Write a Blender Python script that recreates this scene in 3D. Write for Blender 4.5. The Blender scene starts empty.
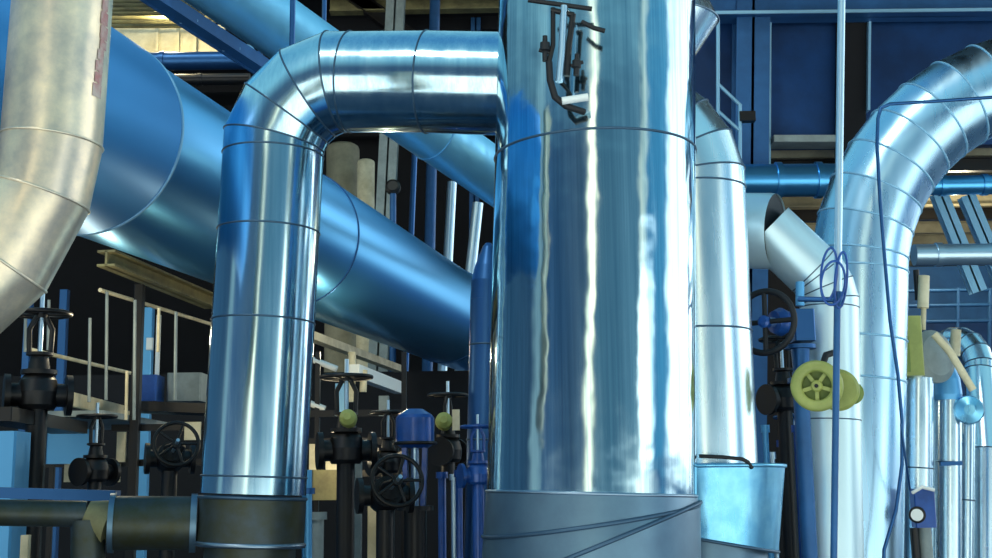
import bpy, math, random
from mathutils import Vector, Matrix
random.seed(7)
S = bpy.context.scene
COL = S.collection
PI = math.pi
# ------------------------------------------------------------------ camera
F = 1250.0
CAM = Vector((0, 0, 1.7))
PITCH = math.atan(212 / F)
ROLL = math.radians(-0.7)
cam_d = bpy.data.cameras.new('camera'); cam = bpy.data.objects.new('camera', cam_d); COL.objects.link(cam)
cam_d.sensor_width = 36; cam_d.lens = F / 992 * 36; cam_d.clip_end = 300
RM = Matrix.Rotation(PI / 2 + PITCH, 3, 'X') @ Matrix.Rotation(ROLL, 3, 'Z')
cam.matrix_world = Matrix.Translation(CAM) @ RM.to_4x4()
S.camera = cam

def P(px, py, Y):
    d = RM @ Vector(((px - 496) / F, -(py - 279) / F, -1))
    return CAM + d * (Y / d.y)
def S_(px, Y):                       # pixels to metres at distance Y
    return px * Y / F
def level(x1, y1, x2, y2, Y1):       # two points of a level line, first at distance Y1
    a = P(x1, y1, Y1)
    d = RM @ Vector(((x2 - 496) / F, -(y2 - 279) / F, -1))
    return a, CAM + d * ((a.z - CAM.z) / d.z)
def drop(a, b, z=0.0):               # continue line a->b to height z
    t = (z - a.z) / (b.z - a.z)
    return a + (b - a) * t
def at_z(a, b, z): return drop(a, b, z)

# ------------------------------------------------------------------ materials
def mat(name, col, rough=.5, metal=0., bump=0., bscale=(3, 3, 3), rvar=0., cvar=0., dirt=None, dscale=4., coat=0., bdist=.02, spec=.5):
    m = bpy.data.materials.new(name); m.use_nodes = True
    nt = m.node_tree; N = nt.nodes; L = nt.links
    b = N['Principled BSDF']
    b.inputs['Base Color'].default_value = (*col, 1); b.inputs['Roughness'].default_value = rough
    b.inputs['Metallic'].default_value = metal; b.inputs['Coat Weight'].default_value = coat
    b.inputs['Specular IOR Level'].default_value = spec
    tc = N.new('ShaderNodeTexCoord')
    if bump:
        mp = N.new('ShaderNodeMapping'); mp.inputs['Scale'].default_value = bscale
        L.new(tc.outputs['Object'], mp.inputs['Vector'])
        n = N.new('ShaderNodeTexNoise'); n.inputs['Scale'].default_value = 1; n.inputs['Detail'].default_value = 2.5
        n.inputs['Roughness'].default_value = .45
        L.new(mp.outputs[0], n.inputs['Vector'])
        bp = N.new('ShaderNodeBump'); bp.inputs['Strength'].default_value = bump; bp.inputs['Distance'].default_value = bdist
        L.new(n.outputs['Fac'], bp.inputs['Height']); L.new(bp.outputs[0], b.inputs['Normal'])
    if rvar:
        n = N.new('ShaderNodeTexNoise'); n.inputs['Scale'].default_value = 5; n.inputs['Detail'].default_value = 5
        mp = N.new('ShaderNodeMapping'); mp.inputs['Scale'].default_value = (2, 2, .35)
        L.new(tc.outputs['Object'], mp.inputs['Vector']); L.new(mp.outputs[0], n.inputs['Vector'])
        r = N.new('ShaderNodeMapRange'); r.inputs['From Min'].default_value = .3; r.inputs['From Max'].default_value = .7
        r.inputs['To Min'].default_value = max(.02, rough - rvar); r.inputs['To Max'].default_value = rough + rvar
        L.new(n.outputs['Fac'], r.inputs['Value']); L.new(r.outputs[0], b.inputs['Roughness'])
    if cvar or dirt:
        n = N.new('ShaderNodeTexNoise'); n.inputs['Scale'].default_value = dscale; n.inputs['Detail'].default_value = 6
        n.inputs['Roughness'].default_value = .65
        L.new(tc.outputs['Object'], n.inputs['Vector'])
        cr = N.new('ShaderNodeValToRGB')
        cr.color_ramp.elements[0].position = .38; cr.color_ramp.elements[1].position = .66
        d = dirt or tuple(c * (1 - cvar) for c in col)
        cr.color_ramp.elements[0].color = (*d, 1); cr.color_ramp.elements[1].color = (*col, 1)
        L.new(n.outputs['Fac'], cr.inputs[0]); L.new(cr.outputs[0], b.inputs['Base Color'])
    return m

M = {}
M['column'] = mat('polished_cladding', (.6, .73, .82), .1, 1, bump=.5, bscale=(3.2, 3.2, 2.6), rvar=.04, bdist=.02)
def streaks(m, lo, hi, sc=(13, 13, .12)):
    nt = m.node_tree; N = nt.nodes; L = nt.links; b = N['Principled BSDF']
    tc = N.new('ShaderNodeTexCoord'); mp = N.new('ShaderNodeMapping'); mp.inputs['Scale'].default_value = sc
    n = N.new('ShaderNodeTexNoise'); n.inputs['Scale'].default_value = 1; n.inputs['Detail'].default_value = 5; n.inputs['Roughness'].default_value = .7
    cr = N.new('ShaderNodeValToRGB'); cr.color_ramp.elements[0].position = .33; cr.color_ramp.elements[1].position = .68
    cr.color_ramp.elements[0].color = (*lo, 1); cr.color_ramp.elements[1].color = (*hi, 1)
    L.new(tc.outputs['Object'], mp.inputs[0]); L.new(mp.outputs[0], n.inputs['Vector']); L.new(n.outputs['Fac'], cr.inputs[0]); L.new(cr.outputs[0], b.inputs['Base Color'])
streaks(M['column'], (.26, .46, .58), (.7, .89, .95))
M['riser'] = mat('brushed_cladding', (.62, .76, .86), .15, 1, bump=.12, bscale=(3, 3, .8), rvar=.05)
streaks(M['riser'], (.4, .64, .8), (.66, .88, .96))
M['bright'] = mat('bright_cladding', (.68, .88, .98), .25, .92, bump=.12, bscale=(3, 3, 1.2), rvar=.06)
M['big_riser'] = mat('blue_grey_cladding', (.48, .76, .97), .28, 1, bump=.1, bscale=(3, 3, 1.5), rvar=.06)
M['warm'] = mat('weathered_warm_cladding', (.98, .82, .58), .36, .7, bump=.25, bscale=(5, 5, 2), rvar=.08, dirt=(.6, .53, .43), dscale=5)
M['duct'] = mat('blue_duct_sheet', (.11, .46, .85), .3, .9, bump=.08, bscale=(1.2, 1.2, 1.2))
M['duct_sleeve'] = mat('blue_duct_sleeve_sheet', (.05, .33, .75), .42, .65, bump=.1, bscale=(1.5, 1.5, 1.5))
M['pale_duct'] = mat('pale_blue_duct_sheet', (.2, .6, .88), .45, .6, bump=.25, bscale=(1.5, 1.5, 1.5), rvar=.1)
M['navy'] = mat('navy_sheet', (.035, .12, .3), .38, .8, rvar=.05)
M['skirt'] = mat('dull_grey_cladding', (.15, .26, .35), .42, .8, bump=.1, bscale=(4, 4, 2), dirt=(.12, .2, .28), dscale=3)
M['dark_clad'] = mat('dark_cladding', (.06, .08, .09), .45, .6, dirt=(.05, .055, .03), dscale=5)
M['dark'] = mat('dark_painted_steel', (.006, .008, .013), .42, .2, dirt=(.012, .009, .006))
M['black'] = mat('black_rubber', (.006, .007, .01), .6)
M['seam'] = mat('seam_bead_metal', (.3, .4, .5), .4, 1)
M['dseam'] = mat('dark_seam_metal', (.07, .13, .2), .5, .8)
M['blue'] = mat('blue_enamel', (.015, .1, .42), .35, .2, coat=.3, cvar=.4)
M['jacket'] = mat('blue_jacket_sheet', (.25, .62, .85), .33, .85, bump=.5, bscale=(5, 5, 3), rvar=.1, dirt=(.16, .48, .75), dscale=7)
M['collar'] = mat('dull_bright_cladding', (.66, .86, .93), .36, .55, bump=.12, bscale=(3, 3, 2))
M['sky'] = mat('light_blue_paint', (.12, .42, .75), .4, .4)
M['cream'] = mat('cream_paint', (.8, .72, .5), .55, dirt=(.55, .48, .3))
M['olive'] = mat('olive_paint', (.28, .26, .12), .6, dirt=(.16, .14, .07))
M['lime'] = mat('yellow_green_paint', (.4, .44, .12), .45, dirt=(.27, .31, .08))
M['green'] = mat('dull_green_paint', (.2, .28, .05), .5, dirt=(.12, .18, .03))
M['pole'] = mat('galvanised_steel', (.55, .75, .9), .35, .9)
M['white'] = mat('white_enamel', (.85, .88, .85), .4)
M['beam'] = mat('blue_structural_steel', (.03, .14, .36), .5, .3, cvar=.35, dscale=1.5)
M['beam_pale'] = mat('pale_structural_steel', (.3, .36, .36), .55, .2, cvar=.3)
M['panel'] = mat('deep_blue_sheet_wall', (.005, .06, .22), .45, .3, cvar=.5, dscale=.9)
M['frame'] = mat('pale_blue_frame', (.3, .58, .8), .45, .4)
M['deckc'] = mat('beige_deck_underside', (.33, .3, .2), .7, cvar=.3)
M['wall'] = mat('gloom_black_wall', (.004, .005, .009), .85, cvar=.5, dscale=.6)  # near-black colour stands in for the hall's deep shade
M['floor'] = mat('oily_concrete', (.03, .075, .14), .7, cvar=.4)
M['red'] = mat('faded_red_paint', (.5, .16, .16), .6, .2, dirt=(.62, .5, .44), dscale=14)

# ------------------------------------------------------------------ mesh building
class MB:
    def __init__(s): s.v = []; s.f = []; s.sm = []
    def add(s, vs, fs, smooth=True):
        o = len(s.v); s.v += [Vector(x) for x in vs]
        for f in fs: s.f.append(tuple(i + o for i in f)); s.sm.append(smooth)
        return s
    def rings(s, rs, cap0=False, cap1=False, close=False):
        n = len(rs[0]); vs = [p for r in rs for p in r]; fs = []
        m = len(rs)
        for i in range(m if close else m - 1):
            a, b = i * n, ((i + 1) % m) * n
            for k in range(n):
                k2 = (k + 1) % n
                fs.append((a + k, a + k2, b + k2, b + k))
        s.add(vs, fs)
        if cap0: s.add(rs[0], [tuple(reversed(range(n)))], False)
        if cap1: s.add(rs[-1], [tuple(range(n))], False)
        return s
    def tube(s, pts, r, seg=20, caps=True):
        rs = mitre_rings(pts, r, seg); s.rings(rs, caps, caps); return s
    def loop(s, ring, r, seg=8):
        n = len(ring); c = sum(ring, Vector()) / n; rs = []
        for i, p in enumerate(ring):
            t = (ring[(i + 1) % n] - ring[i - 1]).normalized(); u = (p - c); u = (u - t * u.dot(t)).normalized(); v = t.cross(u)
            rs.append([p + (u * math.cos(a) + v * math.sin(a)) * r for a in [2 * PI * k / seg for k in range(seg)]])
        s.rings(rs, close=True); return s
    def torus(s, c, ax, R, r, seg=32, ts=10):
        return s.loop(circle(Vector(c), Vector(ax), R, seg), r, ts)
    def lathe(s, c, ax, prof, seg=28):     # prof: (distance along axis, radius)
        c = Vector(c); ax = Vector(ax).normalized()
        rs = [circle(c + ax * t, ax, max(r, 1e-4), seg) for t, r in prof]
        # hard edges: split the profile where the angle is sharp
        for i in range(len(rs) - 1):
            s.rings([rs[i], rs[i + 1]])
        s.add(rs[0], [tuple(reversed(range(seg)))], False); s.add(rs[-1], [tuple(range(seg))], False)
        return s
    def box(s, c, size, X=None, Z=None):
        c = Vector(c); X = Vector(X or (1, 0, 0)).normalized(); Z = Vector(Z or (0, 0, 1)); Yv = Z.cross(X).normalized(); Z = X.cross(Yv).normalized()
        hx, hy, hz = [q / 2 for q in size]
        bv = min(hx, hy, hz) * .12
        vs = []
        for z in (-hz, hz):
            for a, b in ((-hx + bv, -hy), (hx - bv, -hy), (hx, -hy + bv), (hx, hy - bv), (hx - bv, hy), (-hx + bv, hy), (-hx, hy - bv), (-hx, -hy + bv)):
                vs.append(c + X * a + Yv * b + Z * z)
        fs = [tuple(reversed(range(8))), tuple(range(8, 16))] + [(k, (k + 1) % 8, 8 + (k + 1) % 8, 8 + k) for k in range(8)]
        s.add(vs, fs, False); return s
    def bar(s, a, b, w, h, up=(0, 0, 1)):
        a = Vector(a); b = Vector(b); X = (b - a)
        up = Vector(up)
        if abs(X.normalized().dot(up)) > .95: up = Vector((0, 1, 0))
        return s.box((a + b) / 2, (X.length, w, h), X, up - X.normalized() * up.dot(X.normalized()))
    def ibar(s, a, b, w, h, t=.012, up=(0, 0, 1)):   # I-section beam
        a = Vector(a); b = Vector(b); X = (b - a).normalized(); up = Vector(up)
        if abs(X.dot(up)) > .95: up = Vector((0, 1, 0))
        Z = (up - X * up.dot(X)).normalized()
        s.bar(a, b, t, h, up); s.bar(a + Z * (h / 2 - t / 2), b + Z * (h / 2 - t / 2), w, t, up); s.bar(a - Z * (h / 2 - t / 2), b - Z * (h / 2 - t / 2), w, t, up)
        return s
    def build(s, name, m, parent=None, rel=True):
        off = Vector()
        p = parent
        while p is not None and rel: off += p.location; p = p.parent
        me = bpy.data.meshes.new(name); me.from_pydata([v - off for v in s.v], [], s.f)
        me.polygons.foreach_set('use_smooth', s.sm); me.materials.append(M[m] if isinstance(m, str) else m); me.update()
        o = bpy.data.objects.new(name, me); COL.objects.link(o)
        if parent: o.parent = parent
        return o

def basis(ax):
    ax = ax.normalized(); t = Vector((0, 0, 1)) if abs(ax.z) < .9 else Vector((0, 1, 0))
    u = ax.cross(t).normalized(); return u, ax.cross(u).normalized()
def circle(c, ax, r, seg):
    u, v = basis(ax)
    return [c + (u * math.cos(2 * PI * k / seg) + v * math.sin(2 * PI * k / seg)) * r for k in range(seg)]
def mitre_rings(pts, r, seg, normals=None):
    pts = [Vector(p) for p in pts]; n = len(pts)
    rr = r if isinstance(r, (list, tuple)) else [r] * n
    d = [(pts[i + 1] - pts[i]).normalized() for i in range(n - 1)]
    base = circle(pts[0], d[0], rr[0], seg); out = []
    cur = base
    for i in range(n):
        dd = d[i - 1] if i else d[0]
        nn = d[0] if i == 0 else d[-1] if i == n - 1 else (d[i - 1] + d[i])
        if normals and normals.get(i): nn = Vector(normals[i])
        ring = [x + dd * ((pts[i] - x).dot(nn) / dd.dot(nn)) for x in cur]
        if i and rr[i] != rr[i - 1]: ring = [pts[i] + (x - pts[i]) * (rr[i] / rr[i - 1]) for x in ring]
        out.append(ring); cur = ring
    return out
def arc(a, corner, b, R, n):            # fillet a-corner-b, n gores
    a, corner, b = Vector(a), Vector(corner), Vector(b)
    u = (a - corner).normalized(); v = (b - corner).normalized()
    half = u.angle(v) / 2; t = R / math.tan(half)
    c = corner + (u + v).normalized() * (R / math.sin(half))
    p0 = corner + u * t - c; p1 = corner + v * t - c
    tot = p0.angle(p1); ax = p0.cross(p1).normalized(); Rg = R / math.cos(tot / n / 2)
    res = [c + p0]
    for k in range(n):
        q = Matrix.Rotation(tot * (k + .5) / n, 3, ax) @ p0
        res.append(c + q * (Rg / R))
    res.append(c + p1)
    return res

def tag(o, label, cat, group=None, kind=None):
    o['label'] = label; o['category'] = cat
    if group: o['group'] = group
    if kind: o['kind'] = kind
    return o
def thing(name, label, cat, loc=(0, 0, 0), group=None):
    o = bpy.data.objects.new(name, None); COL.objects.link(o); o.location = loc; o.empty_display_size = .1
    return tag(o, label, cat, group)
def struct(name, mb, m):
    o = mb.build(name, m); o['kind'] = 'structure'; return o
def clad(root, pts, r, m, seams=None, gore=(), seg=64, bead=.007, bm='seam', cap=(True, True), names=None, normals=None, mats=None):
    """cladding sections between consecutive points, a bead on every listed joint"""
    rs = mitre_rings(pts, r, seg, normals)
    n = len(pts)
    for i in range(n - 1):
        mb = MB(); mb.rings([rs[i], rs[i + 1]], i == 0 and cap[0], i == n - 2 and cap[1])
        nm = (names or {}).get(i) or ('elbow_gore' if i in gore else 'cladding_section')
        mb.build(nm, (mats or {}).get(i, m), root)
    for i in (range(1, n - 1) if seams is None else seams):
        MB().loop(rs[i], bead).build('seam_band', bm, root)
    return rs
def copy_tree(o, parent=None):
    c = o.copy(); COL.objects.link(c)
    if parent: c.parent = parent
    for ch in list(o.children): copy_tree(ch, c)
    return c
def repaint(o, mp):
    for ch in o.children_recursive:
        if ch.type == 'MESH' and ch.data.materials and ch.data.materials[0] in mp:
            ch.data = ch.data.copy(); ch.data.materials[0] = mp[ch.data.materials[0]]

# ------------------------------------------------------------------ setting
b = MB().box((0, 19.5, -.1), (60, 27.4, .2)); b.box((-15.8, 4.1, -.1), (28.4, 3.4, .2)); struct('floor', b, 'floor')
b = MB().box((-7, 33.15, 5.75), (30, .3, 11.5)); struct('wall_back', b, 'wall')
b = MB().box((-10.25, 25.4, 11.3), (23.5, 15.2, .2))
for k in range(8): b.box((-10.25, 18.5 + k * 1.9, 11.06), (23.5, .18, .28))
b.box((4.5, 9.95, 7.7), (3.4, 6.9, .2))  # roof slab out of view, added to darken reflections on the right elbow
for k in range(4): b.box((4.5, 6.8 + k * 2, 7.45), (3.4, .18, .3))
b.box((5, 29.3, 11.3), (7, 7.4, .2))
struct('ceiling', b, 'wall')
struct('wall_gloom', MB().box((-7.2, 18.3, 1.72), (14.8, .15, 3.44)), 'wall')  # black partition added to stand in for shade under the duct

# ------------------------------------------------------------------ the big column
Yc = 6.5
cb, ct = P(591, 490, Yc), P(596.5, 0, Yc)
base = drop(ct, cb); top = at_z(ct, cb, 6.4)
RC = .535
col = thing('process_column', 'wide polished metal column filling the centre of the view, streaked with bright reflections', 'column', base)
ax = (ct - cb).normalized()
def on_c(py): return at_z(ct, cb, P(593, py, Yc - RC).z)
s1, s2 = on_c(494), on_c(128)
tilt = (ax + Vector((-.05, 0, 0))).normalized()
pts = [s1, s2, top]
rs = mitre_rings(pts, RC, 96, {1: tilt})
MB().rings([rs[0], rs[1]]).build('cladding_section', 'column', col)
MB().rings([rs[1], rs[2]], False, True).build('cladding_section', 'column', col)
MB().loop(rs[1], .007).build('seam_band', 'dseam', col)
MB().loop(rs[0], .009).build('seam_band', 'seam', col)
# skirt with two slanting laps
k1, k2 = on_c(523), on_c(552)
t1 = (ax + Vector((-.17, -.02, 0))).normalized(); t2 = (ax + Vector((-.42, .05, 0))).normalized()
rk = mitre_rings([s1, k1, k2, base], [RC + .004, RC + .012, RC + .02, RC + .03], 96, {1: t1, 2: t2})
MB().rings([rk[0], rk[1]]).build('skirt_section', 'skirt', col)
MB().rings([rk[1], rk[2]]).build('skirt_section', 'skirt', col)
MB().rings([rk[2], rk[3]], False, True).build('skirt_section', 'skirt', col)
MB().loop(rk[1], .011).build('lap_edge', 'dseam', col); MB().loop(rk[2], .011).build('lap_edge', 'dseam', col)

# bracket with rods and small valves on the column's front
Yg = 5.86
g = thing('instrument_bracket', 'dark bracket of rods and small valves fixed to the front of the wide column', 'bracket', P(565, 60, Yg))
MB().tube([P(528, 0, Yg), P(592, 9, Yg)], S_(2.6, Yg), 12).build('cross_rod', 'black', g)
MB().tube([P(582, 22, Yg), P(594, 28, Yg - .02), P(605, 31, Yg - .02)], S_(2.6, Yg), 12).build('side_rod', 'black', g)
MB().tube([P(564, 6, Yg), P(562, 50, Yg), P(559, 82, Yg)], S_(4, Yg), 16).build('tube', 'pole', g)
MB().tube([P(553, 8, Yg), P(553, 45, Yg), P(549, 62, Yg)], S_(2.6, Yg), 12).build('rod', 'dark', g)
MB().tube([P(573, 14, Yg), P(569, 45, Yg), P(567, 76, Yg)], S_(3.2, Yg), 12).build('rod', 'dark', g)
v1 = MB().lathe(P(545, 36, Yg), P(545, 64, Yg) - P(545, 36, Yg), [(0, .012), (.03, .013), (.035, .024), (.075, .026), (.08, .014), (.13, .013)]).build('needle_valve', 'black', g)
MB().tube([P(539, 50, Yg), P(553, 54, Yg)], S_(2, Yg), 10).build('valve_handle', 'black', v1)
v2 = MB().lathe(P(577, 54, Yg), P(576, 78, Yg) - P(577, 54, Yg), [(0, .01), (.03, .012), (.035, .022), (.07, .022), (.075, .014), (.11, .014)]).build('needle_valve', 'black', g)
MB().tube([P(571, 66, Yg), P(583, 62, Yg)], S_(2, Yg), 10).build('valve_handle', 'black', v2)
MB().tube([P(549, 62, Yg), P(550, 80, Yg), P(555, 97, Yg), P(566, 106, Yg), P(584, 112, Yg + .06)], S_(3.6, Yg), 12).build('hose', 'black', g)
MB().tube([P(562, 101, Yg - .03), P(588, 97, Yg - .03)], S_(4, Yg), 16).build('nameplate_tube', 'white', g)
MB().tube([P(551, 10, Yg), P(574, 15, Yg)], S_(3, Yg), 12).build('clamp', 'dark', g)
MB().tube([P(558, 80, Yg), P(558, 80, 5.99)], .012, 12).build('standoff', 'dark', g)
MB().tube([P(564, 8, Yg), P(564, 8, 5.99)], .012, 12).build('standoff', 'dark', g)

# ------------------------------------------------------------------ left riser with elbow into the column
Yl = 7.4; rl = S_(51.5, Yl)
lb, lt = P(253.5, 490, Yl), P(273, 160, Yl)
lbase = drop(lt, lb)
left = thing('elbow_riser', 'polished metal riser left of the wide column, bending right into it at the top', 'pipe', lbase)
corner = at_z(lt, lb, P(277.5, 81, Yl).z)
hend = P(497, 84, 7.12) + (P(497, 84, 7.12) - corner).normalized() * .12
bend = arc(lt, corner, hend, S_(76, Yl), 4)
def on_l(py): return at_z(lt, lb, P(262, py, Yl - .3).z)
hmid = corner + (P(427, 82, 7.2) - corner)
pts = [on_l(494), on_l(476), on_l(315), on_l(221)] + bend + [hmid, hend]
nb = len(bend)
clad(left, pts, rl, 'riser', gore=range(4, 4 + nb - 1), seams=[1, 2, 3] + list(range(4, 4 + nb)) + [4 + nb], bead=.006, bm='dseam')
# base sleeve
sl = [on_l(498), on_l(546)]
rr = mitre_rings(sl, rl * 1.0, 64)
MB().tube(sl, rl * 1.01, 64).build('base_sleeve', 'dark_clad', left)
MB().loop(rr[1], .016).build('sleeve_rim', 'seam', left)
MB().tube([on_l(546), lbase], rl * .86, 48).build('base_pipe', 'dark_clad', left)
MB().loop(mitre_rings(sl, rl * 1.01, 64)[0], .01).build('sleeve_rim', 'dseam', left)

# low pipe running left from the riser's base
a0, a1 = P(193.5, 523, Yl), P(112, 523, Yl - .1)
low = thing('insulated_stub_pipe', 'dark low pipe with pale flange rings running left from the riser base', 'pipe', drop(a1 + Vector((0, 0, 1)), a1))
MB().tube([a0, a1], S_(26, Yl), 40).build('insulation_sleeve', 'dark_clad', low)
for q, w in ((a0, .035), (a1, .03)):
    d = (a1 - a0).normalized(); MB().tube([q - d * w / 2, q + d * w / 2], S_(28.5, Yl), 40).build('flange_ring', 'skirt', low)
a2, a3 = P(86, 514, Yl - .12), P(-40, 512, Yl - .3)
MB().tube([a1, P(104, 520, Yl - .1), a2], [S_(22, Yl), S_(20, Yl), S_(13, Yl)], 32).build('reducer', 'olive', low)
MB().tube([a2, a3], S_(12.5, Yl), 32).build('pipe_run', 'dark_clad', low)
MB().tube([P(88, 520, Yl - .12), drop(P(88, 500, Yl - .12), P(88, 520, Yl - .12))], S_(16, Yl), 24).build('support_leg', 'dark_clad', low)

# slim blue pipe just right of the riser's base
q = P(307, 480, 7.9)
s = thing('slim_pipe', 'slim blue vertical pipe at the right edge of the left riser base', 'pipe', drop(P(307, 440, 7.9), q))
MB().tube([P(307, 470, 7.9), s.location], S_(5, 7.9), 20).build('pipe_run', 'sky', s)
MB().tube([P(307, 488, 7.9), P(307, 494, 7.9)], S_(8, 7.9), 20).build('collar', 'navy', s)

# ------------------------------------------------------------------ right riser beside the column
Yr = 7.4; rr_ = S_(52, Yr)
rb, rt = P(704, 458, Yr), P(695, 215, Yr)
rbase = drop(rt, rb)
right = thing('elbow_riser', 'bright metal riser hugging the right side of the wide column, curving in behind it', 'pipe', rbase)
cornr = at_z(rt, rb, P(692, 118, Yr).z)
hendr = P(596, 114, 7.47)
bendr = arc(rt, cornr, hendr, S_(84, Yr), 5)
def on_r(py): return at_z(rt, rb, P(700, py, Yr - .3).z)
pts = [on_r(470), on_r(326)] + bendr
clad(right, pts, rr_, 'bright', gore=range(2, 1 + len(bendr)), seams=[1, 2, 3, 4, 5, 6], bead=.006, bm='dseam')
bk = [on_r(466), on_r(542)]
nt_ = (ax + Vector((.22, -.1, 0))).normalized()
rbk = mitre_rings(bk, [S_(78, Yr), S_(68, Yr)], 64, {1: (Vector((.18, 0, 1))).normalized()})
MB().rings(rbk).build('jacket', 'jacket', right)
MB().rings([[rbk[0][k] * .02 + right.location * 0 + rbk[0][k] * .98 for k in range(64)], mitre_rings(bk, [rr_ * .99, rr_], 64)[0]]).build('jacket_top', 'navy', right)
MB().loop(rbk[0], .012).build('jacket_rim', 'jacket', right)
MB().loop(rbk[1], .01).build('jacket_rim', 'dseam', right)
MB().tube([on_r(528), rbase], S_(58, Yr), 48).build('base_sleeve', 'skirt', right)
wl = [P(699, 456, 6.95), P(722, 457, 6.93), P(742, 459, 6.95), P(748, 462, 6.96), P(752, 468, 6.98)]
MB().tube(wl, .011, 10).build('wire_handle', 'black', right)

# elbow tucked behind the column's top right
q = [P(622, -75, 8.3), P(668, 18, 8.3), P(618, 92, 8.3)]
e = thing('mitred_elbow', 'pale metal elbow peeking out behind the wide column top right', 'pipe', q[1])
clad(e, q, S_(46, 8.3), 'bright', seams=[1], bead=.008)

# ------------------------------------------------------------------ branch pipe: sleeve, gap shade, diagonal, drop
Yb = 8.05
br = thing('branch_pipe', 'bright pipe leaving the right riser through a wide collar, sloping down right then dropping', 'pipe', drop(P(829, 330, Yb), P(832, 500, Yb)))
sv = [P(690, 230, Yb + .26), P(770, 231, Yb + .01), P(776, 231, Yb - .01)]
MB().rings(mitre_rings(sv, [S_(39, Yb), S_(39, Yb), S_(38, Yb)], 48)).build('collar_sleeve', 'collar', br)
svr = mitre_rings(sv, S_(37.5, Yb), 48)[-1]; svd = (sv[2] - sv[1]).normalized()
MB().rings([[p - svd * .03 for p in svr], [p - svd * .012 for p in svr]], True, True).build('gap_shade', 'black', br)  # black disc painted in for the shade in the collar gap
dg0, dgc, dbt = P(768, 228, Yb), P(829, 286, Yb), P(832, 500, Yb)
dgd = (dgc - dg0).normalized()
bd = arc(dg0, dgc, dbt, S_(52, Yb), 3)
clad(br, [dg0] + bd + [P(831, 420, Yb), br.location], S_(29, Yb), 'collar', gore=range(1, len(bd)), seams=range(1, len(bd) + 2), seg=48, bead=.004, bm='dseam')

# ------------------------------------------------------------------ big riser on the right with large elbow
Yg2 = 8.9; rg = S_(48, Yg2)
gb, gt = P(853, 520, Yg2), P(858, 312, Yg2)
big = thing('elbow_riser', 'large riser near the right edge, curving up and out of the frame to the right', 'pipe', drop(gt, gb))
cg = at_z(gt, gb, P(863, 78, Yg2).z)
ge = P(1190, 72, Yg2 - .1)
bg = arc(gt, cg, ge, S_(222, Yg2), 10)
def on_g(py): return at_z(gt, gb, P(857, py, Yg2 - .3).z)
pts = [big.location.copy(), on_g(377), on_g(335)] + bg + [ge]
clad(big, pts, rg, 'big_riser', gore=range(3, 2 + len(bg)), bead=.008, bm='frame')

# cable down the big riser
Yk = 8.35
cbl = [P(1200, 88, Yk), P(1010, 96, Yk), P(940, 101, Yk), P(890, 104, Yk), P(881, 108, Yk), P(878, 118, Yk), P(877, 145, Yk), P(880, 200, Yk), P(884, 250, Yk), P(890, 320, Yk), P(898, 375, Yk), P(902, 420, Yk), P(902, 465, Yk), P(896, 510, Yk), P(884, 550, Yk)]
cbl.append(Vector((cbl[-1].x - .1, Yk, 0.01)))
o = MB().tube(cbl, .012, 10).build('cable', 'navy'); tag(o, 'thin dark cable running across the large right riser and down its side', 'cable')
# slender pole and its wire coil
Yp = 7.0
p0, p1 = P(841.5, 0, Yp), P(834, 540, Yp)
pb = drop(p0, p1)
pole = thing('slender_pole', 'slender pale vertical pole in front of the large right riser', 'pole', pb)
pm = at_z(p0, p1, P(838, 300, Yp).z)
MB().tube([pm, at_z(p0, p1, 5.2)], .022, 20).build('shaft', 'pole', pole)
MB().tube([pb, pm], .019, 20).build('lower_shaft', 'beam', pole)
MB().tube([P(836, 300, Yp), P(798, 299, Yp + .1)], .016, 10).build('side_arm', 'navy', pole)
MB().tube([P(838, 292, Yp), P(838, 306, Yp)], .03, 16).build('arm_clamp', 'navy', pole)
co = thing('wire_coil', 'loops of blue wire hung on the slender pole', 'wire', P(838, 250, Yp - .04))
for cx, cy, hx, hy, dz in ((829, 274, 8, 26, 0), (841, 280, 6, 28, .015), (833, 283, 12, 22, .03)):
    ring = [P(cx + hx * math.cos(t) + .25 * (cy - (cy + hy * math.sin(t))) * .3, cy + hy * math.sin(t), Yp - .05 - dz) for t in [2 * PI * k / 32 for k in range(32)]]
    MB().loop(ring, .007).build('wire_loop', 'blue', co)

# ------------------------------------------------------------------ yellow-green reel
Yd = 7.35
c = P(817, 386, Yd); axd = (CAM + Vector((-.6, 0, .2)) - c).normalized()
reel = thing('hand_wheel_drive', 'yellow-green spoked drive wheel with drum, half behind the slender pole', 'wheel', c)
def ringprof(mb, c, ax, prof, seg=48):
    mb.rings([circle(c + ax * t, ax, r, seg) for t, r in prof], close=True); return mb
ringprof(MB(), c, axd, [(.035, .085), (.045, .10), (.045, .135), (.03, .15), (-.03, .15), (-.04, .14), (-.04, .085)]).build('rim', 'lime', reel)
MB().lathe(c - axd * .03, axd, [(0, .085), (.012, .085)], 40).build('web', 'green', reel)
for k in range(5):
    u, v = basis(axd); a = 2 * PI * k / 5 + .3; d = u * math.cos(a) + v * math.sin(a)
    MB().bar(c + d * .02 + axd * .01, c + d * .09 + axd * .01, .022, .02, axd).build('spoke', 'lime', reel)
h = MB().lathe(c - axd * .02, axd, [(0, .034), (.05, .034), (.062, .026)], 24).build('hub', 'lime', reel)
MB().lathe(c + axd * .04, axd, [(0, .012), (.012, .012)], 12).build('hub_bolt', 'black', h)
c2 = P(838, 390, Yd + .14)
MB().lathe(c2 - axd * .07, axd, [(0, .11), (.02, .125), (.1, .125), (.12, .11)], 40).build('drum', 'lime', reel)
MB().lathe(P(852, 393, Yd + .2), axd, [(0, .07), (.03, .07), (.04, .05)], 24).build('side_flange', 'green', reel)
MB().tube([P(820, 372, Yd + .2), P(826, 355, Yd + .25), P(836, 352, Yd + .3)], .02, 12).build('bracket', 'black', reel)
MB().tube([c - axd * .03, c2 - axd * .06, P(828, 392, Yb - .2)], .03, 16).build('axle', 'dark', reel)

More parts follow.
